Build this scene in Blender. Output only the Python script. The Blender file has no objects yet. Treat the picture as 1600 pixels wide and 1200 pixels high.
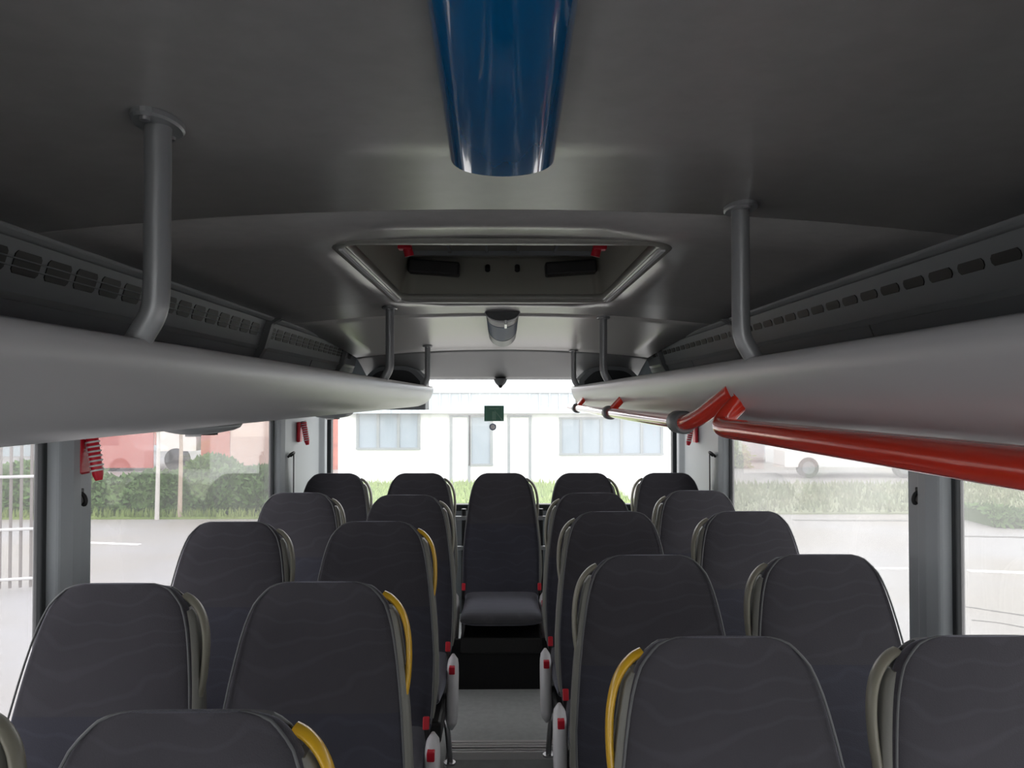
import bpy, math, random
from mathutils import Vector, Matrix
random.seed(7)
R = math.radians
E = 1.55                     # eye height above the low aisle floor (z = 0)
scn = bpy.context.scene
col = scn.collection

# ------------------------------------------------------------------ camera
cam_d = bpy.data.cameras.new('camera')
cam = bpy.data.objects.new('camera', cam_d); col.objects.link(cam)
cam.location = (0, 0, E)
cam.rotation_euler = (R(90 + 1.05), 0, R(-0.716))
cam_d.sensor_width = 36; cam_d.lens = 27
cam_d.clip_start = 0.02; cam_d.clip_end = 400
scn.camera = cam

# ------------------------------------------------------------------ world: bright overcast sky
w = bpy.data.worlds.new('overcast'); scn.world = w; w.use_nodes = True
nt = w.node_tree; nt.nodes.clear()
o_ = nt.nodes.new('ShaderNodeOutputWorld'); bg = nt.nodes.new('ShaderNodeBackground')
tc = nt.nodes.new('ShaderNodeTexCoord'); sep = nt.nodes.new('ShaderNodeSeparateXYZ')
cr = nt.nodes.new('ShaderNodeValToRGB')
cr.color_ramp.elements[0].position = 0.0; cr.color_ramp.elements[0].color = (.93, .935, .94, 1)
cr.color_ramp.elements[1].position = 0.7; cr.color_ramp.elements[1].color = (.96, .955, .99, 1)
nt.links.new(tc.outputs['Generated'], sep.inputs[0]); nt.links.new(sep.outputs['Z'], cr.inputs[0])
nt.links.new(cr.outputs[0], bg.inputs['Color']); nt.links.new(bg.outputs[0], o_.inputs[0])
bg.inputs['Strength'].default_value = 2.2
scn.view_settings.view_transform = 'Standard'
scn.view_settings.look = 'None'
scn.view_settings.exposure = 1.35
scn.view_settings.gamma = 1.0
scn.view_settings.use_curve_mapping = False
try:
    scn.cycles.max_bounces = 12; scn.cycles.diffuse_bounces = 6; scn.cycles.glossy_bounces = 5
    scn.cycles.transparent_max_bounces = 16; scn.cycles.use_denoising = True
    scn.cycles.sample_clamp_indirect = 8
except Exception:
    pass

# ------------------------------------------------------------------ materials
def mat(name, c, rough=.6, spec=.5, metal=0, noise=0, nscale=8, c2=None, bump=0, bscale=60, coat=0, sheen=0, stretch=None):
    m = bpy.data.materials.new(name); m.use_nodes = True
    t = m.node_tree; b = t.nodes['Principled BSDF']
    b.inputs['Base Color'].default_value = (*c, 1)
    b.inputs['Roughness'].default_value = rough
    b.inputs['Metallic'].default_value = metal
    b.inputs['Specular IOR Level'].default_value = spec
    b.inputs['Coat Weight'].default_value = coat
    b.inputs['Coat Roughness'].default_value = .04
    if sheen:
        b.inputs['Sheen Weight'].default_value = sheen; b.inputs['Sheen Roughness'].default_value = .4
        b.inputs['Sheen Tint'].default_value = (.8, .82, .95, 1)
    tcn = t.nodes.new('ShaderNodeTexCoord'); mp = t.nodes.new('ShaderNodeMapping')
    t.links.new(tcn.outputs['Object'], mp.inputs[0])
    if stretch: mp.inputs['Scale'].default_value = stretch
    if noise or c2:
        n = t.nodes.new('ShaderNodeTexNoise'); n.inputs['Scale'].default_value = nscale
        n.inputs['Detail'].default_value = 6
        r = t.nodes.new('ShaderNodeValToRGB')
        c2 = c2 or tuple(max(0, x*(1-noise)) for x in c)
        r.color_ramp.elements[0].position = .35; r.color_ramp.elements[0].color = (*c, 1)
        r.color_ramp.elements[1].position = .65; r.color_ramp.elements[1].color = (*c2, 1)
        t.links.new(mp.outputs[0], n.inputs['Vector']); t.links.new(n.outputs['Fac'], r.inputs[0])
        t.links.new(r.outputs[0], b.inputs['Base Color'])
    if bump:
        n = t.nodes.new('ShaderNodeTexNoise'); n.inputs['Scale'].default_value = bscale; n.inputs['Detail'].default_value = 3
        bp = t.nodes.new('ShaderNodeBump'); bp.inputs['Strength'].default_value = bump; bp.inputs['Distance'].default_value = .002
        t.links.new(mp.outputs[0], n.inputs['Vector']); t.links.new(n.outputs['Fac'], bp.inputs['Height'])
        t.links.new(bp.outputs[0], b.inputs['Normal'])
    return m

def glass_mat(name, tint, haze):
    m = bpy.data.materials.new(name); m.use_nodes = True
    t = m.node_tree; t.nodes.clear()
    out = t.nodes.new('ShaderNodeOutputMaterial'); tr = t.nodes.new('ShaderNodeBsdfTransparent')
    tr.inputs[0].default_value = (*tint, 1)
    gl = t.nodes.new('ShaderNodeBsdfGlossy'); gl.inputs['Roughness'].default_value = .02
    fr = t.nodes.new('ShaderNodeFresnel')
    ge = t.nodes.new('ShaderNodeNewGeometry'); io = t.nodes.new('ShaderNodeMapRange')   # same reflectance on both faces of the pane
    io.inputs['To Min'].default_value = 1.33; io.inputs['To Max'].default_value = 1/1.33
    t.links.new(ge.outputs['Backfacing'], io.inputs[0]); t.links.new(io.outputs[0], fr.inputs[0])
    mx = t.nodes.new('ShaderNodeMixShader'); t.links.new(fr.outputs[0], mx.inputs[0])
    t.links.new(tr.outputs[0], mx.inputs[1]); t.links.new(gl.outputs[0], mx.inputs[2])
    tl = t.nodes.new('ShaderNodeBsdfTranslucent'); tl.inputs[0].default_value = (.82, .81, .81, 1)
    n = t.nodes.new('ShaderNodeTexNoise'); n.inputs['Scale'].default_value = 1.3; n.inputs['Detail'].default_value = 5
    tcn = t.nodes.new('ShaderNodeTexCoord'); t.links.new(tcn.outputs['Object'], n.inputs['Vector'])
    mr = t.nodes.new('ShaderNodeMapRange'); mr.inputs['From Min'].default_value = .3; mr.inputs['From Max'].default_value = .7
    mr.inputs['To Min'].default_value = haze*.6; mr.inputs['To Max'].default_value = haze*1.4
    t.links.new(n.outputs['Fac'], mr.inputs[0])
    m2 = t.nodes.new('ShaderNodeMixShader'); t.links.new(mr.outputs[0], m2.inputs[0])
    t.links.new(mx.outputs[0], m2.inputs[1]); t.links.new(tl.outputs[0], m2.inputs[2])
    t.links.new(m2.outputs[0], out.inputs[0])
    return m

ST_SPLIT = .69
def fabric_mat(name, c_top, c_low, split):
    """charcoal velour with faint woven arcs; head panel above the seam a touch browner than the body panel"""
    m = bpy.data.materials.new(name); m.use_nodes = True
    t = m.node_tree; b = t.nodes['Principled BSDF']
    b.inputs['Roughness'].default_value = .85; b.inputs['Specular IOR Level'].default_value = .2
    b.inputs['Sheen Weight'].default_value = .5; b.inputs['Sheen Roughness'].default_value = .35
    b.inputs['Sheen Tint'].default_value = (.75, .78, .95, 1)
    tcn = t.nodes.new('ShaderNodeTexCoord'); sp = t.nodes.new('ShaderNodeSeparateXYZ')
    t.links.new(tcn.outputs['Object'], sp.inputs[0])
    gt = t.nodes.new('ShaderNodeMath'); gt.operation = 'GREATER_THAN'; gt.inputs[1].default_value = split
    t.links.new(sp.outputs['Z'], gt.inputs[0])
    mx = t.nodes.new('ShaderNodeMix'); mx.data_type = 'RGBA'
    mx.inputs['A'].default_value = (*c_low, 1); mx.inputs['B'].default_value = (*c_top, 1)
    t.links.new(gt.outputs[0], mx.inputs['Factor'])
    wv = t.nodes.new('ShaderNodeTexWave'); wv.wave_type = 'RINGS'; wv.inputs['Scale'].default_value = 6
    wv.inputs['Distortion'].default_value = 16; wv.inputs['Detail'].default_value = 2; wv.inputs['Detail Scale'].default_value = .7
    mp = t.nodes.new('ShaderNodeMapping'); mp.inputs['Location'].default_value = (.6, 0, .3)
    t.links.new(tcn.outputs['Object'], mp.inputs[0]); t.links.new(mp.outputs[0], wv.inputs['Vector'])
    r = t.nodes.new('ShaderNodeValToRGB')
    r.color_ramp.elements[0].position = .84; r.color_ramp.elements[0].color = (1, 1, 1, 1)
    r.color_ramp.elements[1].position = 1; r.color_ramp.elements[1].color = (1.12, 1.12, 1.13, 1)
    t.links.new(wv.outputs['Fac'], r.inputs[0])
    n = t.nodes.new('ShaderNodeTexNoise'); n.inputs['Scale'].default_value = 5; n.inputs['Detail'].default_value = 4
    t.links.new(tcn.outputs['Object'], n.inputs['Vector'])
    mr = t.nodes.new('ShaderNodeMapRange'); mr.inputs['To Min'].default_value = .75; mr.inputs['To Max'].default_value = 1.25
    t.links.new(n.outputs['Fac'], mr.inputs[0])
    m1 = t.nodes.new('ShaderNodeMix'); m1.data_type = 'RGBA'; m1.blend_type = 'MULTIPLY'; m1.inputs['Factor'].default_value = 1
    t.links.new(mx.outputs['Result'], m1.inputs['A']); t.links.new(r.outputs[0], m1.inputs['B'])
    m2 = t.nodes.new('ShaderNodeMix'); m2.data_type = 'RGBA'; m2.blend_type = 'MULTIPLY'; m2.inputs['Factor'].default_value = 1
    t.links.new(m1.outputs['Result'], m2.inputs['A']); t.links.new(mr.outputs[0], m2.inputs['B'])
    t.links.new(m2.outputs['Result'], b.inputs['Base Color'])
    n2 = t.nodes.new('ShaderNodeTexNoise'); n2.inputs['Scale'].default_value = 420
    bp = t.nodes.new('ShaderNodeBump'); bp.inputs['Strength'].default_value = .4; bp.inputs['Distance'].default_value = .002
    t.links.new(tcn.outputs['Object'], n2.inputs['Vector']); t.links.new(n2.outputs['Fac'], bp.inputs['Height'])
    t.links.new(bp.outputs[0], b.inputs['Normal'])
    return m

M = dict(
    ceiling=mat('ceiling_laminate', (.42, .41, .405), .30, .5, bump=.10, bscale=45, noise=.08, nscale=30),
    litceiling=mat('rear_ceiling_window_lit', (.80, .79, .76), .28, .5),  # whiter base colour paints in the glow from the rear window
    shadedvalance=mat('rear_valance_shaded', (.27, .275, .275), .5, .5),  # same panel turned from the window; its shade is in the darker colour
    panel=mat('grey_plastic_panel', (.33, .35, .36), .45, .5, bump=.1, bscale=200),
    darkpanel=mat('slate_plastic_panel', (.24, .26, .275), .5, .5),
    wall=mat('wall_plastic', (.36, .39, .41), .45, .5, bump=.1, bscale=150),
    rack=mat('rack_silver_lacquer', (.50, .50, .51), .33, .5, bump=.04, bscale=120),
    pole=mat('pole_silver_lacquer', (.33, .34, .35), .35, .5, metal=.3),
    black=mat('black_plastic', (.012, .012, .013), .5),
    darkrubber=mat('window_rubber', (.02, .024, .027), .6),
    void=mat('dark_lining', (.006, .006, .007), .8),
    blue=mat('blue_gloss_panel', (.0, .19, .50), .10, .6, coat=1, noise=.12, nscale=3, stretch=(10, 1, 1)),
    smoke=mat('smoky_blue_lens', (.08, .14, .24), .55, .25),
    red=mat('red_gloss_tube', (.78, .045, .02), .16, .55, coat=.7),
    redp=mat('red_plastic', (.62, .01, .03), .35, .5),
    clamp=mat('grey_rail_joint', (.17, .18, .185), .45),
    floorm=mat('grey_vinyl_floor', (.70, .73, .72), .5, .4, noise=.10, nscale=40, bump=.1),
    nosing=mat('aluminium_nosing', (.88, .86, .86), .4, .5, metal=.1),
    chrome=mat('brushed_metal', (.6, .6, .62), .28, .5, metal=.9),
    shell=mat('seat_shell_grey', (.10, .105, .11), .5),
    trim=mat('seat_side_leather', (.20, .20, .18), .5, bump=.2, bscale=300),
    yellow=mat('yellow_handle', (.68, .40, .02), .3, .5, coat=.3),
    dimyellow=mat('dimmed_yellow_handle', (.26, .25, .20), .38),  # yellow handles in poor light; the dimness is put into this colour
    cover=mat('pale_seat_cover', (.74, .74, .76), .4),
    white=mat('white_plastic', (.75, .75, .75), .35),
    beige=mat('hatch_plastic', (.24, .235, .20), .5),
    rim=mat('hatch_rim_plastic', (.31, .31, .28), .38),
    fabric=fabric_mat('charcoal_velour', (.058, .056, .065), (.050, .051, .066), ST_SPLIT),
    cfabric=fabric_mat('cushion_velour', (.09, .09, .10), (.09, .09, .10), 0),
    green=mat('exit_sticker_green', (.0, .13, .07), .35),
    glassside=glass_mat('tinted_side_glass', (.665, .66, .66), .05),
    glassright=glass_mat('hazy_side_glass', (.63, .63, .62), .13),
    glassrear=glass_mat('rear_glass', (.95, .95, .94), .06),
)

# ------------------------------------------------------------------ mesh helpers
class MB:
    def __init__(s): s.v = []; s.f = []; s.sm = []
    def add(s, vs, fs, smooth=False):
        o = len(s.v); s.v += [tuple(p) for p in vs]
        for f in fs: s.f.append(tuple(i+o for i in f)); s.sm.append(smooth)
        return s
    def box(s, x0, x1, y0, y1, z0, z1, mtx=None):
        vs = [Vector((x, y, z)) for x in (x0, x1) for y in (y0, y1) for z in (z0, z1)]
        if mtx: vs = [mtx @ p for p in vs]
        return s.add(vs, [(0,1,3,2), (4,6,7,5), (0,4,5,1), (2,3,7,6), (0,2,6,4), (1,5,7,3)])
    def rings(s, rs, closed=True, cap=True, smooth=True):
        n = len(rs[0]); vs = [p for r in rs for p in r]; fs = []
        for k in range(len(rs)-1):
            for i in range(n if closed else n-1):
                j = (i+1) % n
                fs.append((k*n+i, k*n+j, (k+1)*n+j, (k+1)*n+i))
        s.add(vs, fs, smooth)
        if cap and closed:
            s.add(rs[0], [tuple(range(n))[::-1]]); s.add(rs[-1], [tuple(range(n))])
        return s
    def tube(s, pts, r, n=14, flat=1.0, up=None, cap=True, radii=None):
        pts = [Vector(p) for p in pts]; rs = []
        u = Vector(up) if up else None
        for i, p in enumerate(pts):
            t = (pts[min(i+1, len(pts)-1)] - pts[max(i-1, 0)]).normalized()
            if u is None: u = t.orthogonal()
            a = (u - t*u.dot(t)).normalized(); b = t.cross(a)
            if not up: u = a
            rr = radii[i] if radii else r
            rs.append([p + a*math.cos(q)*rr + b*math.sin(q)*rr*flat for q in [2*math.pi*k/n for k in range(n)]])
        return s.rings(rs, cap=cap)
    def prism(s, prof, y0, y1, smooth=False, cap=True):   # prof: list of (x,z), swept along y
        return s.rings([[(x, y0, z) for x, z in prof], [(x, y1, z) for x, z in prof]], smooth=smooth, cap=cap)
    def build(s, name, m, parent=None, bevel=0, seg=2, sub=0, recalc=True):
        me = bpy.data.meshes.new(name); me.from_pydata(s.v, [], s.f); me.validate()
        if len(s.sm) == len(me.polygons):
            me.polygons.foreach_set('use_smooth', s.sm)
        if recalc:
            import bmesh
            bm = bmesh.new(); bm.from_mesh(me); bmesh.ops.recalc_face_normals(bm, faces=bm.faces); bm.to_mesh(me); bm.free()
        me.materials.append(m)
        o = bpy.data.objects.new(name, me); col.objects.link(o)
        if parent: o.parent = parent
        if bevel:
            b = o.modifiers.new('bevel', 'BEVEL'); b.width = bevel; b.segments = seg; b.limit_method = 'ANGLE'
            b.harden_normals = False
        if sub:
            q = o.modifiers.new('subd', 'SUBSURF'); q.levels = sub; q.render_levels = sub
        return o

def tag(o, label, cat, group=None, kind=None):
    o['label'] = label; o['category'] = cat
    if group: o['group'] = group
    if kind: o['kind'] = kind
    return o
def struct(o): o['kind'] = 'structure'; return o
def empty(name, loc, label, cat, group=None, rz=0):
    o = bpy.data.objects.new(name, None); col.objects.link(o); o.location = loc; o.rotation_euler = (0, 0, rz)
    o.empty_display_size = .05
    return tag(o, label, cat, group)
def copy_tree(o, parent=None):
    c = o.copy(); col.objects.link(c); c.parent = parent
    for ch in [k for k in bpy.data.objects if k.parent is o]: copy_tree(ch, c)
    return c
def smooth_path(pts, n=6):
    pts = [Vector(p) for p in pts]; out = []
    for i in range(len(pts)-1):
        p0 = pts[max(i-1, 0)]; p1 = pts[i]; p2 = pts[i+1]; p3 = pts[min(i+2, len(pts)-1)]
        for k in range(n):
            t = k/n
            out.append(.5*((2*p1) + (p2-p0)*t + (2*p0-5*p1+4*p2-p3)*t*t + (3*p1-p0-3*p2+p3)*t**3))
    out.append(pts[-1]); return out
def at(x, y, d):            # photo pixel + distance down the bus -> point
    return Vector(((x-785)*d/1200, d, E - (y-622)*d/1200))

# ================================================================== SHELL
YF, YR = -2.6, 4.86          # front / rear of the interior
W = 1.14                     # inner half width at the windows
SILL, WTOP = E-.87, E-.09
CZ = E + .337
def cz(x, y=0):
    z = CZ - .046*(abs(x)/.84)**2.2
    if y > 3.03: z -= .058*((min(y, 4.42)-3.03)/1.39)**1.5
    return z

# floor: low aisle, side platforms and the raised rear deck
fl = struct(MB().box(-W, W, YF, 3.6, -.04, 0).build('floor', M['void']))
f2 = struct(MB().box(-W, W, 2.99, YR, .0, .195).build('floor', M['floorm']))
for i, s in enumerate((-1, 1)):
    x0, x1 = sorted((s*.215, s*W))
    struct(MB().box(x0, x1, YF, 2.99, 0, .195).build('floor', M['floorm']))
mb = MB().box(-.215, .215, 2.955, 2.995, .17, .2).box(-.215, .215, 2.965, 3.06, .195, .2)
for k in range(4): mb.box(-.213, .213, 2.968+k*.022, 2.978+k*.022, .2, .204)
tag(mb.build('step_nosing', M['nosing'], bevel=.002), 'pale ribbed metal nosing along the edge of the aisle step', 'step edge')

# side walls
windows = {1: (-2.3, -.35), 2: (-.15, 1.93), 3: (2.12, 3.84)}
wn = 0
for s, side in ((-1, 'left'), (1, 'right')):
    mb = MB()
    def bx(a, b, y0, y1, z0, z1):
        a, b = sorted((s*a, s*b)); mb.box(a, b, y0, y1, z0, z1)
    bx(W, W+.016, YF, YR, -.04, SILL)
    bx(W, W+.016, YF, YR, WTOP, CZ+.02)
    ys = [YF] + [v for k in (1, 2, 3) for v in windows[k]] + [YR]
    for k in range(0, len(ys), 2): bx(W, W+.016, ys[k], ys[k+1], SILL, WTOP)
    struct(mb.build('wall_' + side, M['wall']))
    for k, (y0, y1) in windows.items():
        wn += 1
        g = struct(MB().box(s*(W+.010) - .003, s*(W+.010) + .003, y0, y1, SILL, WTOP).build('window_%d' % wn, M['glassside'] if s < 0 else M['glassright']))
        f = MB(); a, b = sorted((s*(W-.006), s*(W+.018)))
        t = .016
        f.box(a, b, y0-.004, y0+t, SILL-.004, WTOP); f.box(a, b, y1-t, y1+.004, SILL-.004, WTOP)
        f.box(a, b, y0+t, y1-t, SILL-.004, SILL+t); f.box(a, b, y0+t, y1-t, WTOP-t, WTOP)
        f.build('window_gasket', M['darkrubber'], g, bevel=.004)
    # pillar covers
    for k, (y0, y1) in enumerate(((-.35, -.15), (1.93, 2.12), (3.84, 4.80))):
        yb = y1 - .06 if k < 2 else y0 + .13
        if k < 2: prof = [(W+.004, y0), (W-.03, y0+.012), (W-.045, y0+.05), (W-.045, y0+.09), (W-.03, y0+.10), (W-.025, y1-.015), (W+.004, y1)]
        else: prof = [(W+.004, y0), (W-.03, y0+.012), (W-.045, y0+.05), (W-.045, y0+.17), (W-.02, y0+.19), (W-.02, y1-.10), (W-.05, y1-.06), (W-.05, y1), (W+.004, y1)]
        rr = [[(s*x, y, z) for x, y in prof] for z in (.195, E-.055)]
        struct(MB().rings(rr, smooth=False).build('trim_%d' % (10 + k + (0 if s < 0 else 5)), M['wall'], bevel=.006))

# rear wall round the rear window
RW0, RW1 = E-.70, E+.118
RWX = 1.095
mb = MB()
mb.box(-W-.05, W+.05, YR, YR+.05, -.04, RW0)
mb.box(-W-.05, W+.05, YR, YR+.05, RW1, CZ+.08)
for s in (-1, 1):
    a, b = sorted((s*RWX, s*(W+.05))); mb.box(a, b, YR, YR+.05, RW0, RW1)
struct(mb.build('wall_back', M['darkpanel']))
wn += 1
g = struct(MB().box(-RWX, RWX, YR+.03, YR+.036, RW0, RW1).build('window_%d' % wn, M['glassrear']))
f = MB()
f.box(-RWX-.01, -RWX+.018, YR-.012, YR+.05, RW0, RW1).box(RWX-.018, RWX+.01, YR-.012, YR+.05, RW0, RW1)
f.box(-RWX, RWX, YR-.012, YR+.05, RW0-.01, RW0+.03)
f.build('window_gasket', M['darkrubber'], g, bevel=.005)
# front wall with the windscreen opening
mb = MB().box(-W-.05, W+.05, YF-.05, YF, -.04, E-.72).box(-W-.05, W+.05, YF-.05, YF, E+.24, CZ+.1)
struct(mb.build('wall_front', M['darkpanel']))
wn += 1
struct(MB().box(-W, W, YF-.03, YF-.024, E-.72, E+.24).build('window_%d' % wn, M['glassrear']))
struct(MB().box(-W-.05, W+.05, YF-.05, YR+.05, CZ+.20, CZ+.24).build('trim_20', M['void']))

# ceiling: three laminate panels with narrow joints, hatch hole in the middle one
HX, H0, H1 = .345, 1.66, 2.62
xs = [-.84, -.7, -.55, -.45, -HX, -.2, -.07, .07, .2, HX, .45, .55, .7, .84]
def ceil_panel(ys, hole=False, curve=False):
    mb = MB(); T = .012
    n = len(xs)
    def zz(x, y):
        z = cz(x, y)
        if curve and y > 4.42:
            t = (y-4.42)/.40
            z = z - (z-(E+.118))*t**1.12
        return z
    low = [(x, y, zz(x, y)) for y in ys for x in xs]; up = [(x, y, zz(x, y)+T) for y in ys for x in xs]
    vs = low + up; o = len(low); fs = []
    solid = set()
    for j in range(len(ys)-1):
        for i in range(n-1):
            ym = (ys[j]+ys[j+1])/2; xm = (xs[i]+xs[i+1])/2
            if hole and abs(xm) < HX and H0 < ym < H1: continue
            solid.add((i, j)); a = j*n+i
            fs.append((a, a+1, a+n+1, a+n)); fs.append((o+a, o+a+n, o+a+n+1, o+a+1))
    for (i, j) in solid:
        a = j*n+i
        for (di, dj, p, q) in ((-1, 0, a, a+n), (1, 0, a+1, a+n+1), (0, -1, a, a+1), (0, 1, a+n, a+n+1)):
            if (i+di, j+dj) not in solid: fs.append((p, q, o+q, o+p))
    mb.add(vs, fs, False)
    return mb
def shade(o):
    for p in o.data.polygons: p.use_smooth = abs(p.normal.z) > .3
    return o
c1 = struct(ceil_panel([YF, -1.5, -.5, .4, 1.0, 1.366]).build('ceiling', M['ceiling']))
c2 = struct(ceil_panel([1.371, H0, 1.9, 2.2, H1, 3.03], hole=True).build('ceiling_rear', M['ceiling']))
c2.name = 'ceiling.001'
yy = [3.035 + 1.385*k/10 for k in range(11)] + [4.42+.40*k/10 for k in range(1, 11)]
c3 = struct(ceil_panel(yy[:11], curve=True).build('ceiling', M['litceiling']))
c4 = struct(ceil_panel(yy[10:], curve=True).build('ceiling', M['shadedvalance']))
for c in (c1, c2, c3, c4): shade(c)
# dark backing over the joints
struct(MB().box(-W, W, YF, H0-.02, CZ+.03, CZ+.04).box(-W, W, H1+.02, YR, CZ+.03, CZ+.04).box(-W, -HX-.02, H0-.02, H1+.02, CZ+.03, CZ+.04).box(HX+.02, W, H0-.02, H1+.02, CZ+.03, CZ+.04).build('trim_21', M['void']))

# edge moulding, vent strip and rack back panel on both sides
for s, side in ((-1, 'left'), (1, 'right')):
    P = lambda pr: [(s*x, E+z) for x, z in pr]
    struct(MB().prism(P([(.825, .287), (.84, .278), (.862, .282), (.87, .30), (.83, .305)]), YF, 4.60, smooth=False).build('trim_%d' % (22 if s < 0 else 23), M['panel'], bevel=.004))
    t = empty('air_vent_strip', (s*.87, 1.0, E+.2),
              'long slate-grey air vent strip with a row of slots above the %s luggage rack' % side, 'vent', 'vent strips under the ceiling edges')
    lx = lambda x: s*x - s*.87
    def LP(pr): return [(lx(x), z-.2) for x, z in pr]
    MB().prism(LP([(.855, .285), (.885, .185), (.915, .185), (.885, .285)]), YF-1, 3.4+.2).build('panel', M['darkpanel'], t)
    MB().prism(LP([(.880, .190), (.889, .178), (.90, .178), (.91, .190)]), YF-1, 3.4+.2).build('bottom_lip', M['panel'], t)
    hz = .020 if s < 0 else .010
    sl = MB(); cz0 = .243
    k = 0; y = -1.9
    while y < 4.35:
        if not (2.72 < y+.04 < 2.86):
            xc = .855 + (.285-cz0)*.3
            for (za, zb) in ([(cz0-hz, cz0+hz)]):
                a = .855+(.285-zb)*.3; b = .855+(.285-za)*.3
                y0, y1 = y-1, y-1+.078
                e = .006
                fx = lambda z: lx(.855 + (.285-z)*.3 - .0022)
                oc = [(y0+e, zb), (y1-e, zb), (y1, zb-e), (y1, za+e), (y1-e, za), (y0+e, za), (y0, za+e), (y0, zb-e)]
                sl.rings([[(fx(z), yy_, z-.2) for yy_, z in oc], [(fx(z)+s*.004, yy_, z-.2) for yy_, z in oc]], smooth=False)
        y += .099
    so = sl.build('vent_slot', M['black'], t)
    so['kind'] = 'stuff'
    if s < 0:
        sl = MB()
        for q in (-.008, .006):
            z = cz0+q; a = .855+(.285-z)*.3
            sl.box(min(lx(a-.0035), lx(a+.001)), max(lx(a-.0035), lx(a+.001)), YF-1, 3.2, z-.2-.0012, z-.2+.0012)
        sl.build('slat', M['darkpanel'], t)
    # back panel of the rack bay
    struct(MB().prism(P([(.889, .185), (.96, .0), (.98, .0), (.915, .185)]), YF, 4.62).build('trim_%d' % (24 if s < 0 else 25), M['darkpanel']))
    j = MB()
    for yj in (.9, 1.85, 3.6):
        j.prism(P([(.8905, .1815), (.958, .0), (.9555, .0), (.888, .1815)]), yj, yj+.004)
    struct(j.build('trim_%d' % (26 if s < 0 else 27), M['clamp']))

# ================================================================== LUGGAGE RACKS
LIP = .41; LZ = .069
rp = [(LIP+.014, LZ+.001), (LIP+.004, LZ-.002), (LIP, LZ-.012), (LIP+.006, LZ-.035), (.427, .005), (.44, -.015), (.462, -.034), (.50, -.049), (.56, -.055), (.66, -.060), (.80, -.062), (1.135, -.066),
      (1.135, -.045), (.80, -.04), (.60, -.034), (.52, -.024), (.47, -.004), (.446, .02), (.434, .045), (.426, LZ-.006)]
for s, side in ((-1, 'left'), (1, 'right')):
    t = empty('luggage_rack', (s*.7, 1.0, E-.06), 'long silver-grey overhead luggage rack along the %s windows' % side, 'luggage rack', 'overhead luggage racks')
    pr = [(s*x-s*.7, z+.06) for x, z in rp]
    MB().rings([[(x, YF-.9, z) for x, z in pr]] + [[(x, y, z) for x, z in pr] for y in (0, 1, 2, 3, 3.58)], smooth=True).build('shelf', M['rack'], t)
    ep = [(s*(x)-s*.7, z+.06) for x, z in rp[:12]]
    MB().prism(ep + [(s*.435, .085)], 3.58, 3.60).build('end_cap', M['panel'], t, bevel=.002)
    # row of service units under the shelf
    for yc in (1.70, 3.0):
        u = empty('reading_light_unit', (s*.66, yc, E-.056), ('grey reading light unit under the %s luggage rack, ' % side) + {1.70: 'beside the first window pillar', 3.0: 'nearest the rear seats'}[yc], 'light', 'reading light units under the racks')
        rs = []
        for q in range(9):
            a = -1 + q/4; k_ = math.sqrt(max(.02, 1-a**4))
            rs.append([(math.cos(h)*.07*k_, a*.12, -.003 - (math.sin(h)*.020*k_ if math.sin(h) > 0 else 0)) for h in [2*math.pi*i/16 for i in range(16)]])
        MB().rings(rs).build('housing', M['panel'], u)
        MB().tube([(0, -.05, -.018), (0, -.05, -.026)], .016).build('lens', M['white'], u)
        MB().tube([(0, .04, -.018), (0, .04, -.027)], .018).build('air_nozzle', M['black'], u)

# roof poles
def pole(s, y, label, grp='rack support poles'):
    ztop = cz(LIP-.01, y)
    t = empty('support_pole', (s*(LIP+.02), y, E+.03), label, 'pole', grp)
    ox, oz = s*(LIP+.02), E+.03
    path = smooth_path([(s*(LIP-.004)-ox, 0, ztop-oz), (s*(LIP-.004)-ox, 0, .20), (s*(LIP-.004)-ox, 0, .10), (s*(LIP)-ox, 0, .07), (s*(LIP+.012)-ox, 0, .047), (s*(LIP+.032)-ox, .0, .012)], 6)
    MB().tube(path, .0152, 18).build('tube', M['pole'], t)
    # oval flange tilted along the roof
    rs = []
    for (sc, dz) in ((1.0, 0), (1.0, -.006), (.92, -.009)):
        rs.append([(s*(LIP-.004)-ox + math.cos(a)*.026*sc*(1+.0*math.cos(a)), math.sin(a)*.046*sc, ztop-oz+dz - s*.0*math.cos(a)) for a in [2*math.pi*i/28 for i in range(28)]])
    MB().rings(rs, smooth=False).build('flange', M['pole'], t)
    for q in (-1, 1):
        MB().tube([(s*(LIP-.004)-ox, q*.034, ztop-oz-.008), (s*(LIP-.004)-ox, q*.034, ztop-oz-.013)], .006, 10).build('screw', M['chrome'], t)
    return t
pole(-1, .905, 'nearest grey roof pole on the left luggage rack')
pole(-1, 2.77, 'grey roof pole midway along the left luggage rack')
pole(-1, 4.17, 'grey roof pole on the left luggage rack at its rear end')
pole(1, 1.30, 'nearest grey roof pole on the right luggage rack')
pole(1, 3.08, 'grey roof pole midway along the right luggage rack')
pole(1, 4.37, 'grey roof pole on the right luggage rack at its rear end')
# brackets against the vent strip
for s, y, lab in ((-1, 2.79, 'dark bracket behind the left luggage rack, the nearer one'), (-1, 4.16, 'dark bracket behind the left luggage rack, the rear one'),
                  (1, 2.79, 'dark bracket behind the right luggage rack, the nearer one'), (1, 4.14, 'dark bracket behind the right luggage rack, the rear one')):
    pr = [(s*x, E+z) for x, z in ((.80, .29), (.835, .27), (.862, .18), (.955, .03), (.99, -.035), (1.03, -.035), (.90, .185), (.885, .29))]
    tag(MB().prism(pr, y, y+.035).build('rack_bracket', M['clamp'], bevel=.004), lab, 'bracket', 'brackets behind the racks')

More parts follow.
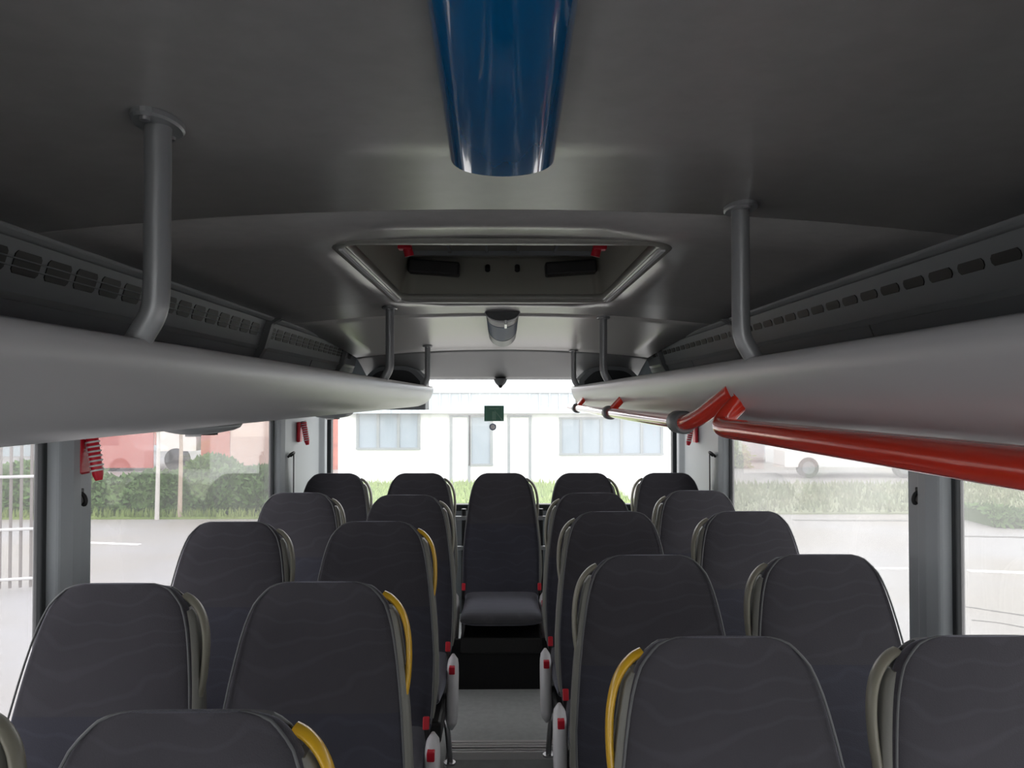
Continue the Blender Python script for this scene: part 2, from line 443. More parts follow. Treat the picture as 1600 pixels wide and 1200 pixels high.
# ================================================================== RED HANDRAIL under the right rack
RX, RZ = .405, -.0545
def rail(pts, name_pts=None): return smooth_path(pts, 8)
t = empty('handrail', (RX, .6, E+RZ), 'thick glossy red handrail under the right luggage rack, nearest the viewer', 'handrail', 'red handrail sections')
o = Vector((RX, .6, E+RZ))
def rel(pts): return [Vector(p)-o for p in pts]
pts = [(RX, -1.2, E+RZ), (RX, 0, E+RZ), (RX, .8, E+RZ), (RX, 1.25, E+RZ), (RX, 1.385, E+RZ), (RX+.004, 1.425, E+RZ+.008), (RX+.024, 1.425, E+RZ+.034), (RX+.05, 1.405, E+RZ+.063)]
MB().tube(smooth_path(rel(pts), 8), .0178, 24).build('tube', M['red'], t)
MB().tube(rel([(RX+.036, 1.415, E+RZ+.05), (RX+.048, 1.406, E+RZ+.061)]), .021, 20).build('end_socket', M['red'], t)
t = empty('handrail', (RX, 3.0, E+RZ), 'glossy red handrail with grey joints under the right luggage rack, the farther section', 'handrail', 'red handrail sections')
o = Vector((RX, 3.0, E+RZ))
pts = [(RX+.030, 1.44, E+RZ+.068), (RX+.021, 1.51, E+RZ+.045), (RX+.008, 1.61, E+RZ+.014), (RX, 1.70, E+RZ), (RX, 1.80, E+RZ), (RX, 2.5, E+RZ), (RX, 3.5, E+RZ), (RX, 4.62, E+RZ)]
MB().tube(smooth_path(rel(pts), 8), .0178, 20).build('tube', M['red'], t)
for y in (1.72, 2.88, 4.15):
    r0 = .026
    MB().tube(rel([(RX, y-.02, E+RZ), (RX, y-.016, E+RZ), (RX, y+.055, E+RZ), (RX, y+.06, E+RZ)]), r0, 20, radii=[r0*.85, r0, r0, r0*.85]).build('joint_sleeve', M['clamp'], t)
    if y > 2:
        MB().tube(rel([(RX, y+.02, E+RZ), (RX+.012, y-.03, E+RZ+.022), (RX+.040, y-.09, E+RZ+.062)]), .014, 14).build('stub', M['red'], t)

# ================================================================== BLUE CEILING PANEL
t = empty('ceiling_light_panel', (0, .7, CZ), 'long glossy blue rounded panel running along the middle of the ceiling', 'ceiling panel')
rs = []; y0, y1 = -.6, 1.045
N = 24
def ring(y, hw, dep, zt):
    return [(math.cos(a)*hw, y-.7, zt-CZ - (math.sin(a)**.75)*dep) for a in [math.pi*i/N for i in range(N+1)]]
for k in range(13):
    y = y0 + (y1-y0)*k/12
    hw = .0500 + .0215*(y/1.045)
    rs.append(ring(y-0, hw, .030, CZ-.004))
mb = MB().rings(rs, closed=True, smooth=True)
ob = mb.build('blue_cover', M['blue'], t)
# pale end cap
mb = MB().rings([ring(1.045, .070, .029, CZ-.002), ring(1.06, .067, .026, CZ-.002), ring(1.085, .055, .016, CZ-.002), ring(1.105, .03, .006, CZ-.002)], smooth=True)
mb.build('end_cap', M['panel'], t)
for s in (-1, 1):
    MB().box(min(s*.0, s*.004)+s*.052, max(s*.0, s*.004)+s*.052, -1.3, -1.29, -.01, 0)

# ================================================================== ROOF HATCH
t = empty('roof_hatch', (0, (H0+H1)/2, CZ), 'rectangular roof hatch with pale rounded rim and recessed lid', 'roof hatch')
yc = (H0+H1)/2
def rrect(hx, hy, r, z, n=6):
    out = []
    for cx, cy, a0 in ((hx-r, hy-r, 0), (-hx+r, hy-r, 90), (-hx+r, -hy+r, 180), (hx-r, -hy+r, 270)):
        for k in range(n+1):
            a = R(a0+90*k/n); out.append((cx+r*math.cos(a), cy+r*math.sin(a), z))
    return out
hx, hy = HX, (H1-H0)/2
rs = [rrect(hx+.036, hy+.050, .08, -.001), rrect(hx+.034, hy+.047, .08, -.006), rrect(hx+.028, hy+.04, .075, -.009), rrect(hx+.008, hy+.012, .05, -.008), rrect(hx-.002, hy, .045, -.003), rrect(hx-.004, hy-.002, .045, .02), rrect(hx+.01, hy+.01, .05, .02), rrect(hx+.03, hy+.04, .07, .005)]
rs.append(rs[0])
MB().rings(rs, cap=False, smooth=True).build('rim', M['rim'], t)
for s in (-1, 1):     # reflection on each long rim edge, painted as a pale strip
    a, b = sorted((s*(hx+.006), s*(hx+.016)))
    MB().box(a, b, -hy+.03, hy-.03, -.0125, -.007).build('rim_glint', M['white'] if False else M['cover'], t, bevel=.001)
rs = [rrect(hx-.004, hy-.002, .045, .018), rrect(hx-.03, hy-.012, .04, .135), rrect(hx-.03, hy-.012, .04, .15), rrect(hx+.012, hy+.005, .05, .15), rrect(hx+.012, hy+.01, .05, .018)]
MB().rings(rs, cap=False, smooth=True).build('well', M['beige'], t)
MB().rings([rrect(hx-.0, hy, .05, .142), rrect(hx-.0, hy, .05, .16)], smooth=False).build('lid', M['beige'], t)
fr = MB()
for x in (-.17, -.05, .05, .17): fr.box(x-.004, x+.004, -hy+.02, hy-.1, .134, .142)
fr.box(-hx+.03, hx-.03, hy-.13, hy-.115, .128, .142)
fr.build('lid_ribs', M['darkpanel'], t)
for s in (-1, 1):
    m_ = Matrix.Translation((s*.228, hy-.055, .098)) @ Matrix.Rotation(R(s*-4), 4, 'Y')
    MB().box(-.085, .085, -.03, .03, -.022, .022, m_).build('hinge_block', M['black'], t, bevel=.006)
    MB().tube([(s*.05, hy-.02, .11), (s*.05, hy-.035, .095)], .009, 10).build('stop', M['black'], t)
    h = MB()
    h.box(s*.285-.03, s*.285+.03, .04, .075, .118, .138)
    h.tube(smooth_path([(s*.285, .06, .125), (s*.275, .065, .10), (s*.268, .07, .072)], 4), .014, 10)
    h.box(min(s*.262, s*.30), max(s*.262, s*.30), .05, .085, .090, .122)
    h.build('release_handle', M['redp'], t, bevel=.003)

# ================================================================== REAR DOME LAMP
t = empty('ceiling_lamp', (0, 3.0, CZ+.002), 'small rounded grey ceiling lamp with smoky blue lens near the rear window', 'lamp')
def arc(y, hw, dep): return [(math.cos(a)*hw, y, -.001 - (math.sin(a))*dep) for a in [math.pi*i/20 for i in range(21)]]
MB().rings([arc(0, .068, .036), arc(.10, .066, .047), arc(.12, .066, .048)]).build('housing', M['clamp'], t)
MB().rings([arc(-.010, .060, .030), arc(-.003, .067, .036)]).build('front_cap', M['shell'], t)
MB().rings([arc(-.003, .0695, .0385), arc(.010, .070, .042)]).build('front_band', M['cover'], t)
MB().rings([arc(.12, .0655, .050), arc(.5, .0665, .064)]).build('lens', M['smoke'], t)
MB().rings([arc(.5, .067, .066), arc(.8, .067, .062), arc(.93, .05, .04)]).build('end_cap', M['panel'], t)
MB().box(.008, .018, -.006, .13, -.052, -.034).build('catch', M['chrome'], t, bevel=.002)

t.rotation_euler = (R(-1.6), 0, 0)
# rear view camera at the top of the rear window
t = empty('camera_housing', (-.012, 4.79, E+.118), 'small dark grey cone-shaped camera housing hanging above the rear window', 'camera')
rs = [[(math.cos(a)*r, math.sin(a)*r*.7, z) for a in [2*math.pi*i/24 for i in range(24)]] for r, z in ((.042, .004), (.041, -.006), (.034, -.022), (.022, -.036), (.016, -.042))]
MB().rings(rs).build('housing', M['clamp'], t)
rs = [[(math.cos(a)*r, -.004+math.sin(a)*r, z) for a in [2*math.pi*i/20 for i in range(20)]] for r, z in ((.014, -.036), (.013, -.046), (.008, -.053), (.002, -.055))]
MB().rings(rs).build('lens', M['black'], t)

# dark corner panels above the racks' rear ends
for s, side in ((-1, 'left'), (1, 'right')):
    t = empty('corner_speaker_panel', (s*.66, 4.60, E+.05), 'dark arched speaker panel in the %s rear corner above the luggage rack' % side, 'speaker', 'rear corner panels')
    out = smooth_path([(-.25, 0, -.05), (-.17, 0, .06), (-.10, 0, .125), (.0, 0, .14), (.12, 0, .13), (.20, 0, .06)], 5)
    out = [(s*p.x*-1 if True else p.x, p.z) for p in out]
    def rg(y, k): return [(x*k, y, z*k) for x, z in out] + [(out[-1][0]*k, y, -.12), (out[0][0]*k, y, -.12)]
    MB().rings([rg(.10, 1.06), rg(.0, 1.0)], smooth=False).build('frame', M['darkpanel'], t, bevel=.006)
    MB().rings([[(x*.84, y, z*.84) for x, z in out] + [(out[-1][0]*.84, y, -.10), (out[0][0]*.84, y, -.10)] for y in (.0, -.006)], smooth=False).build('grille', mat('speaker_cloth', (.045, .05, .055), .8), t)

# stickers on the rear window
t = empty('exit_sticker', (at(772, 646, YR+.02)), 'green square emergency exit sticker on the rear window', 'sticker')
MB().box(-.062, .062, -.001, .001, -.049, .049).build('panel', M['green'], t)
g = MB()
g.box(-.012, .012, -.0022, -.001, -.04, .012); g.box(-.03, .03, -.0022, -.001, .028, .032)
g.add([(.0, -.0022, .02), (.006, -.0022, .02), (.058, -.0022, -.045), (.05, -.0022, -.045)], [(0, 1, 2, 3)])
g.build('pictogram', mat('sticker_mint', (.10, .26, .18), .4), t)
t = empty('round_sticker', (at(770, 667, YR+.02)), 'small round blue-rimmed sticker under the green exit sticker', 'sticker')
rs = [[(math.cos(a)*r, y, math.sin(a)*r) for a in [2*math.pi*i/28 for i in range(28)]] for r, y in ((.022, 0), (.022, -.002), (.015, -.002), (.015, 0), (.022, 0))]
MB().rings(rs, cap=False).build('rim', mat('sticker_blue', (.12, .16, .30), .4), t)
MB().rings([[(math.cos(a)*.0148, y, math.sin(a)*.0148) for a in [2*math.pi*i/24 for i in range(24)]] for y in (0, -.0015)]).build('face', M['cover'], t)

# ================================================================== PILLAR FITTINGS
def hammer(x, y, z, s, label):
    t = empty('emergency_hammer', (x, y, z), label, 'emergency hammer', 'red emergency hammers')
    MB().box(min(0, -s*.018), max(0, -s*.018), -.03, .03, -.055, .055).build('holder', M['redp'], t, bevel=.006)
    m_ = Matrix.Translation((-s*.04, 0, .0)) @ Matrix.Rotation(R(s*10), 4, 'Y')
    MB().tube([m_ @ Vector(p) for p in ((0, 0, .06), (0, 0, .055), (0, 0, -.055), (0, 0, -.072))], .015, 12, radii=[.011, .016, .014, .009]).build('hammer', M['redp'], t)
    c = MB()
    for k in range(9):
        zc = .055 - k*.0125
        ring_ = [m_ @ Vector((math.cos(a)*.0155, math.sin(a)*.0155, zc)) for a in [2*math.pi*i/12 for i in range(13)]]
        c.tube(ring_, .0028, 6)
    c.build('cable_coil', M['white'], t)
hammer(-1.112, 2.035, E-.145, -1, 'red emergency hammer on the nearest left window pillar')
hammer(-1.118, 4.22, E-.185, -1, 'red emergency hammer on the left rear corner pillar')
hammer(1.118, 4.40, E-.20, 1, 'red emergency hammer on the right rear pillar, partly behind the handrail joint')
for s, lab in ((-1, 'left'), (1, 'right')):
    t = empty('coat_hook', (s*1.112, 2.04, E-.26), 'small dark coat hook on the nearest %s window pillar' % lab, 'hook', 'coat hooks on the pillars')
    MB().box(min(0, -s*.006), max(0, -s*.006), -.012, .012, -.022, .022).build('plate', M['black'], t, bevel=.003)
    MB().tube(smooth_path([(-s*.004, 0, .01), (-s*.012, 0, .002), (-s*.016, 0, -.010), (-s*.013, 0, -.020), (-s*.008, 0, -.018)], 4), .0055, 10).build('hook', M['black'], t)
    t = empty('seat_belt', (s*1.09, 3.95, E-.30), 'black seat belt hanging from its guide on the %s rear pillar' % lab, 'seat belt', 'belts on the rear pillars')
    MB().tube(smooth_path([(0, -.02, 0), (-s*.015, -.03, .015), (-s*.022, 0, .022), (-s*.015, .03, .015), (0, .02, 0)], 4), .006, 8).build('guide', M['black'], t)
    MB().rings([[(-s*.012+dx, dy, z) for dx, dy in ((-s*.02, -.024), (-s*.004, .024), (s*.0, .024), (-s*.016, -.024))] for z in (.01, -.2, -.45)], smooth=False).build('strap', M['black'], t)

# ================================================================== SEATS
HT = .405                        # top of backrests below the eye
FZ = .195
ST = E - HT - FZ                 # seat height above its platform  (.95)
CH = E - .985 - FZ               # cushion top above the platform
def w_at(u):                     # u = distance below the top
    T = [(0, .070), (.004, .096), (.012, .115), (.026, .131), (.045, .146), (.075, .159), (.11, .168), (.18, .181), (.28, .194), (.40, .205), (.52, .207), (.60, .200), (.64, .185)]
    for (a, b), (c, d) in zip(T, T[1:]):
        if a <= u <= c: return b + (d-b)*(u-a)/(c-a)
    return T[-1][1]
def seg(n0, n1, k): return [n0 + (n1-n0)*i/k for i in range(k)]
us = [0, .002, .006, .012, .02, .032, .046, .065, .09, .12, .16, .20, .26, .33, .40, .47, .54, .59, .62, .64]
def th(u):
    return .012 + .046*(1-math.exp(-u/.022)) + .02*min(1, u/.5)
def sell(a, n):   # superellipse
    c, s_ = math.cos(a), math.sin(a)
    return math.copysign(abs(c)**(2/n), c), math.copysign(abs(s_)**(2/n), s_)
def back_y(u): return -.29*u
_cache = {}
def seat_meshes(s, handle, lowback=False):
    """s: aisle side (+1 aisle on +x). returns list of (name, mesh object template args)"""
    key = (s, handle)
    if key in _cache: return _cache[key]
    root = bpy.data.objects.new('bus_seat', None)
    ob = []
    # backrest (front cushion)
    rs = []
    for u in us:
        hw = w_at(u); t = th(u)/2; z = ST-u; y = back_y(u)+t
        r = []
        for i in range(40):
            c, q = sell(2*math.pi*i/40, 3.2)
            yy = q*t
            if q < 0: yy += .012*(1-abs(c)**2.5)*min(1, u/.1)      # shallow dish between the bolsters
            r.append((c*hw, y+yy, z))
        rs.append(r)
    bk = MB().rings(rs)
    # top dome closing
    o1 = bk.build('backrest', M['fabric'], root, sub=1)
    o1.location = (0, 0, .0)
    # piping round the front edge
    pth = []
    for sgn in (1, -1):
        seq = us[1:-2] if sgn == 1 else us[1:-2][::-1]
        if sgn == 1: seq = seq[::-1]
        else: seq = seq[::-1]
        for u in seq: pth.append((sgn*(w_at(u)-.004), back_y(u)+.008+.35*th(u)*0, ST-u+ (.0)))
    MB().tube(pth, .0024, 6).build('piping', M['shell'], root)
    # shell behind
    rs = []
    for u in us[3:]:
        hw = w_at(u)-.008; z = ST-u-.002; y = back_y(u)+th(u)+.004; t = .016
        rs.append([(sell(2*math.pi*i/28, 3)[0]*hw, y+sell(2*math.pi*i/28, 3)[1]*t, z) for i in range(28)])
    MB().rings(rs).build('back_shell', M['shell'], root)
    # grey side facing on the aisle side
    rs = []
    for u in [.06, .075, .10, .14, .20, .27, .34, .42, .50, .58]:
        hw = w_at(u); z = ST-u; y = back_y(u)
        k = .010 if .07 < u < .56 else .003
        x0, x1 = s*(hw-.012), s*(hw+k*.7)
        rs.append([(x0, y+.020, z), (x1, y+.022, z), (x1, y+th(u)+.004, z), (x0, y+th(u)+.008, z)])
    MB().rings(rs).build('side_trim', M['trim'], root)
    # grab handle bowed outwards
    path = []
    for u, k in ((.034, -.004), (.042, .006), (.06, .016), (.085, .021), (.12, .022), (.16, .018), (.20, .011), (.235, .002)):
        path.append((s*(w_at(u)+k), back_y(u)+.045, ST-u))
    path = smooth_path(path, 4)
    MB().tube(path, .0155, 12, flat=.45, up=(0, 1, 0)).build('grab_handle', M[handle], root)
    # cushion
    cw = .188
    rs = []
    prof = [(-.615, -.022, .012), (-.612, -.012, .020), (-.600, -.004, .028), (-.57, .001, .036), (-.50, .0, .045), (-.40, -.006, .055), (-.30, -.012, .06), (-.20, -.012, .06), (-.15, -.004, .05)]
    for y, dz, hh in prof:
        r = []
        for i in range(32):
            c, q = sell(2*math.pi*i/32, 4)
            zz = CH+dz-hh + q*hh
            if q > 0: zz -= .010*(1-abs(c)**3)
            r.append((c*cw, y, zz))
        rs.append(r)
    MB().rings(rs).build('cushion', M['cfabric'], root)
    MB().box(-.19, .19, -.57, -.16, CH-.20, CH-.125).build('seat_pan', M['black'], root, bevel=.01)
    # pedestal
    pd = MB()
    pd.rings([[(sx*.15, sy*.17-.36, z) for sx, sy in ((-1, -1), (1, -1), (1, 1), (-1, 1))] for z in (0, .02)], smooth=False)
    pd.rings([[(sx*a, sy*b-.36, z) for sx, sy in ((-1, -1), (1, -1), (1, 1), (-1, 1))] for z, a, b in ((.02, .11, .12), (CH-.20, .14, .15))], smooth=False)
    pd.build('pedestal', M['black'], root, bevel=.006)
    # aisle-side hinge cover, long rounded lozenge
    rs = []
    for k in range(13):
        a = k/12; z = CH+.005 - a*.25; y = -.26 - .08*a
        e = math.sqrt(max(.05, 1-(2*a-1)**6))
        rs.append([(s*(.212 + sell(2*math.pi*i/16, 2.6)[0]*.023*e), y + sell(2*math.pi*i/16, 2.6)[1]*.045*e, z) for i in range(16)])
    MB().rings(rs).build('side_cover', M['cover'], root)
    # belt buckles: one on each side of the hinge
    for q, dx in ((s, .196), (-s, .194)):
        bmb = MB().tube([(q*dx, -.235, CH-.03), (q*(dx-.004), -.255, CH+.02)], .010, 10, flat=.5)
        b_ = bmb.build('belt_buckle', M['black'], root)
        m_ = Matrix.Translation((q*(dx-.004), -.262, CH+.034)) @ Matrix.Rotation(R(-20), 4, 'X')
        MB().box(-.009, .009, -.012, .012, -.018, .018, m_).build('release_button', M['redp'], b_, bevel=.003)
    MB().box(min(s*.200, s*.222), max(s*.200, s*.222), -.327, -.300, CH-.05, CH-.022).build('recline_button', M['redp'], root, bevel=.003)
    # front leg in bright metal on the aisle side
    MB().tube(smooth_path([(s*.17, -.33, CH-.18), (s*.195, -.345, CH-.24), (s*.205, -.345, .02), (s*.205, -.345, .0)], 4), .011, 12).build('leg', M['chrome'], root)
    MB().tube([(s*.205, -.345, 0), (s*.205, -.345, .006)], .022, 16).build('leg_foot', M['chrome'], root)
    _cache[key] = root
    return root

def put_seat(x, d, s, handle, label, group, dz=0):
    first = (s, handle) not in _cache
    root = seat_meshes(s, handle)
    if first:
        col.objects.link(root); r = root
    else:
        r = copy_tree(root)
    r.location = (x, d, FZ + dz); r.empty_display_size = .1
    tag(r, label, 'seat', group)
    return r
G = 'bus seats in rows either side of the aisle'
# left block (aisle on +x)
put_seat(-.41, 1.00, 1, 'yellow', 'dark fabric bus seat left of the aisle, nearest the viewer, with a bright yellow handle', G)
put_seat(-.842, 1.04, 1, 'dimyellow', 'bus seat at the bottom left corner, only its grey handle in view', G)
put_seat(-.40, 1.70, 1, 'yellow', 'dark fabric bus seat left of the aisle, second from the front, with a yellow handle', G)
put_seat(-.84, 1.69, 1, 'dimyellow', 'dark fabric bus seat by the left window, in front of the nearest left pillar', G)
put_seat(-.415, 2.53, 1, 'yellow', 'bus seat left of the aisle, third from the front, with a yellow handle', G)
put_seat(-.88, 2.53, 1, 'dimyellow', 'bus seat at the left window, third from the front, next to the hedge view', G)
put_seat(-.40, 3.22, 1, 'dimyellow', 'bus seat left of the aisle, just ahead of the rear row', G)
put_seat(-.87, 3.30, 1, 'dimyellow', 'bus seat by the left window just ahead of the rear row', G)
# right block (aisle on -x)
put_seat(.375, 1.30, -1, 'yellow', 'dark fabric bus seat right of the aisle, nearest the viewer, with a yellow handle', G)
put_seat(.82, 1.30, -1, 'dimyellow', 'dark fabric bus seat by the right window, at the bottom right corner', G)
put_seat(.38, 1.98, -1, 'dimyellow', 'bus seat right of the aisle, second from the front, with a yellow handle greyed for poor light', G)
put_seat(.825, 1.98, -1, 'dimyellow', 'bus seat by the right window, in front of the nearest right pillar', G)
put_seat(.395, 2.74, -1, 'dimyellow', 'bus seat right of the aisle, third from the front', G)
put_seat(.875, 2.74, -1, 'dimyellow', 'bus seat by the right window, third from the front', G)
put_seat(.38, 3.28, -1, 'dimyellow', 'bus seat right of the aisle, just ahead of the rear row', G)
put_seat(.855, 3.36, -1, 'dimyellow', 'bus seat by the right window, just ahead of the rear row', G)
# rear row of five
for x, s, lab in ((-.90, 1, 'rear row bus seat in the left corner by the rear window'), (-.45, 1, 'rear row bus seat second from the left, left of the centre seat'),
                  (-.005, 1, 'rear row bus seat in the centre at the end of the aisle, cushion in view'), (.437, 1, 'rear row bus seat second from the right, right of the centre seat'),
                  (.895, -1, 'rear row bus seat in the right corner by the rear window')):
    put_seat(x, 4.15, s, 'dimyellow', lab, 'rear row of five seats')
# riser box under the rear bench and the cross rails behind it
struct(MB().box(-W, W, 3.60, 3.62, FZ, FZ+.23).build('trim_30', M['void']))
t = empty('seat_rail', (0, 4.40, FZ), 'grey metal cross rails behind the rear row of seats', 'rail')
for z in (.50, .67):
    MB().tube([(-1.1, 0, z), (1.1, 0, z)], .012, 10).build('rail', M['pole'], t)
for x in (-.68, -.22, .22, .68):
    MB().tube([(x, .02, 0), (x, .02, .72)], .014, 10).build('upright', M['black'], t)

# ================================================================== OUTSIDE
GZ = E - 2.55
gm = bpy.data.materials.new('concrete_yard'); gm.use_nodes = True
t_ = gm.node_tree; b_ = t_.nodes['Principled BSDF']; b_.inputs['Roughness'].default_value = .55
tcn = t_.nodes.new('ShaderNodeTexCoord')
n1 = t_.nodes.new('ShaderNodeTexNoise'); n1.inputs['Scale'].default_value = .35; n1.inputs['Detail'].default_value = 8
r1 = t_.nodes.new('ShaderNodeValToRGB'); r1.color_ramp.elements[0].position = .38; r1.color_ramp.elements[0].color = (.27, .255, .23, 1)
r1.color_ramp.elements[1].position = .62; r1.color_ramp.elements[1].color = (.30, .30, .305, 1)
t_.links.new(tcn.outputs['Object'], n1.inputs['Vector']); t_.links.new(n1.outputs['Fac'], r1.inputs[0]); t_.links.new(r1.outputs[0], b_.inputs['Base Color'])
struct(MB().box(-120, 120, -60, 160, GZ-.2, GZ).build('ground', gm))
linem = mat('white_road_paint', (.85, .85, .84), .6)
def line(p, q, wd, label, m=linem, name='road_marking', cat='road marking'):
    p = Vector((*p, 0)); q = Vector((*q, 0)); n = (q-p).normalized().cross(Vector((0, 0, 1)))*wd/2
    vs = [p+n, p-n, q-n, q+n]
    mb = MB(); mb.rings([[(v.x, v.y, GZ+.001) for v in vs], [(v.x, v.y, GZ+.008) for v in vs]], smooth=False)
    return tag(mb.build(name, m), label, cat, 'lines on the yard')
def gp(x, y):  # photo pixel on the ground
    d = 2.55*1200/(y-622); return ((x-785)*d/1200, d)
line(gp(145, 846), gp(223, 849), .12, 'short white road line seen through the left window')
line(gp(1350, 889), gp(1420, 889), .10, 'white road line in the right window beside the pillar')
line(gp(1515, 893), gp(1640, 898), .14, 'white road line seen in the rightmost window')
tarm = mat('tar_crack', (.16, .16, .15), .7, noise=.4, nscale=6)
def crack(pts, wd, label):
    P_ = smooth_path([(*gp(x, y), 0) for x, y in pts], 6); L = []; Rr = []
    for i, p in enumerate(P_):
        tt = (P_[min(i+1, len(P_)-1)] - P_[max(i-1, 0)]).normalized(); n = Vector((-tt.y, tt.x, 0))*wd*(.5+.5*random.random())
        L.append(p+n); Rr.append(p-n)
    mb = MB(); mb.rings([[(a.x, a.y, GZ+.001), (b.x, b.y, GZ+.001), (b.x, b.y, GZ+.006), (a.x, a.y, GZ+.006)] for a, b in zip(L, Rr)], smooth=False)
    tag(mb.build('tar_seam', tarm), label, 'road crack', 'tar seams on the yard')
crack([(1478, 948), (1510, 949), (1550, 955), (1610, 964)], .025, 'dark tar seam curving across the concrete in the right window')
crack([(1520, 970), (1560, 974), (1610, 983)], .014, 'fainter dark seam below the curved one in the right window')
crack([(1240, 813), (1330, 814), (1420, 814)], .10, 'long straight seam far across the road in the right window')
crack([(1470, 838), (1560, 840), (1650, 842)], .07, 'straight kerb seam along the road in the rightmost window')

# leaves / grass
def leaf_cloud(name, base_fn, n, size, m, up=.3):
    mb = MB()
    for _ in range(n):
        p, nrm = base_fn()
        a = Vector((random.gauss(0, 1), random.gauss(0, 1), random.gauss(0, 1)+up)).normalized()
        b = a.orthogonal().normalized(); s_ = size*(.5+random.random())
        mb.add([p, p + a*s_*.5 + b*s_*.22, p + a*s_, p + a*s_*.5 - b*s_*.22], [(0, 1, 2, 3)])
    return mb
leafm = mat('hedge_leaf', (.05, .12, .02), .6, c2=(.09, .18, .035), nscale=2.5)
leafm2 = mat('verge_grass', (.14, .22, .045), .7, c2=(.22, .29, .08), nscale=1.2)
corem = mat('hedge_core', (.05, .10, .025), .9)
def hedge(name, pts, wd, h, n, size, m, label, cat, kind=None):
    def fn():
        i = random.randrange(len(pts)-1); a = Vector((*pts[i], 0)); b = Vector((*pts[i+1], 0)); t = random.random()
        p = a.lerp(b, t); r = math.sqrt(random.random()); q = random.random()*math.pi
        hh = h*(.82+.18*math.sin(p.x*1.7)+.1*math.sin(p.x*4.3+p.y))
        pp = p + Vector((random.uniform(-.1, .1), -math.cos(q)*wd/2*.95, GZ + .02 + math.sin(q)*hh*.95))
        return pp, None
    root = leaf_cloud(name, fn, n, size, m).build(name, m, recalc=False)
    core = MB(); rs = []
    for i in range(len(pts)-1):
        a = Vector((*pts[i], 0)); b = Vector((*pts[i+1], 0)); K = 12
        for k in range(K + (1 if i == len(pts)-2 else 0)):
            p = a.lerp(b, k/K); hh = h*(.82+.18*math.sin(p.x*1.7)+.1*math.sin(p.x*4.3+p.y))*.92
            rs.append([(p.x, p.y-math.cos(q)*wd/2*.9, GZ+.0+max(0, math.sin(q))*hh) for q in [math.pi*j/12 for j in range(13)]])
    core.rings(rs); core.build('inner_growth', corem, root)
    tag(root, label, cat, kind=kind)
    return root
hedge('hedge', [(-13.5, 17.6), (-8, 17.5), (-5.0, 17.7)], 1.8, 1.12, 16000, .14, leafm, 'long low green hedge outside the left windows across the road', 'hedge')
hedge('shrub', [(9.7, 15.7), (11.5, 15.2), (14, 14.6)], 1.4, .42, 5000, .12, leafm, 'low green shrub at the far right beyond the road', 'shrub')
hedge('shrub', [(7.0, 28.5), (9.0, 28.5)], 1.5, .9, 2500, .16, leafm2, 'pale green shrub beyond the right rear pillar', 'shrub')

def grass_patch(name, x0, x1, y0, y1, n, label, m=leafm2, h=.16):
    mb = MB()
    for _ in range(n):
        x = random.uniform(x0, x1); y = random.uniform(y0, y1); a = random.random()*6.28; hh = h*(.4+random.random())
        dx, dy = math.cos(a)*.03, math.sin(a)*.03
        mb.add([(x-dx, y-dy, GZ+.03), (x+dx, y+dy, GZ+.03), (x+random.gauss(0, .04), y+random.gauss(0, .04), GZ+.03+hh)], [(0, 1, 2)])
    o = mb.build(name, m, recalc=False)
    MB().box(x0, x1, y0, y1, GZ, GZ+.04).build('turf', m, o)
    return tag(o, label, 'grass', kind='stuff')
grass_patch('grass', -4.95, 3.1, 16.0, 22.6, 9000, 'bright grass strip in front of the white building behind the bus')
grass_patch('grass', 5.1, 24, 16.8, 22.4, 9000, 'grass verge across the road beyond the right windows', m=mat('dry_grass', (.20, .25, .13), .7, c2=(.28, .30, .18), nscale=1))
grass_patch('grass', -17, -5.0, 16.3, 16.6, 1500, 'grass along the foot of the hedge left of the bus')

# white building behind
bm_w = mat('white_render', (.62, .63, .63), .7, noise=.04, nscale=1)
bm_r = mat('pale_roof_metal', (.30, .33, .37), .5)
winm = mat('pale_window_glass', (.20, .24, .28), .3, .3)
frm = mat('pale_window_frame', (.16, .18, .19), .5)
t = empty('industrial_building', (0, 23, GZ), 'long low white building with a pale metal roof edge behind the bus', 'building')
BD = 23
MB().box(-4.9, 6.4, 0, 9, 0, 2.95).build('wall', bm_w, t)
rf = MB().box(-5.1, 6.6, -.35, -.25, 2.10, 2.72)
for k in range(40): rf.box(-5.1+k*.294, -5.1+k*.294+.05, -.38, -.35, 2.10, 2.72)
rf.build('fascia', bm_r, t)
MB().rings([[(-5.2, -.4, 2.70), (6.7, -.4, 2.70), (6.7, 5, 3.7), (-5.2, 5, 3.7)], [(-5.2, -.4, 2.76), (6.7, -.4, 2.76), (6.7, 5, 3.76), (-5.2, 5, 3.76)]], smooth=False).build('roof', bm_r, t)
def bwin(px0, px1, py0, py1, n, nm='window'):
    a = at(px0, py0, BD); b = at(px1, py1, BD)
    x0, x1, z1, z0 = a.x, b.x, a.z-GZ, b.z-GZ
    w_ = MB(); w_.box(x0, x1, -.03, .0, z0, z1)
    f = MB()
    f.box(x0-.05, x1+.05, -.07, -.0, z0-.06, z0); f.box(x0-.05, x1+.05, -.07, -.0, z1, z1+.06)
    for k in range(n+1):
        x = x0 + (x1-x0)*k/n; f.box(x-.04, x+.04, -.07, -.0, z0, z1)
    fo = f.build(nm, frm, t); w_.build('pane', winm if nm == 'window' else mat('pale_door', (.62, .63, .62), .5), fo)
bwin(560, 655, 646, 699, 3); bwin(876, 1034, 655, 708, 5)
bwin(705, 733, 652, 752, 1, 'door'); bwin(735, 768, 652, 724, 1); bwin(795, 828, 652, 752, 1, 'door')

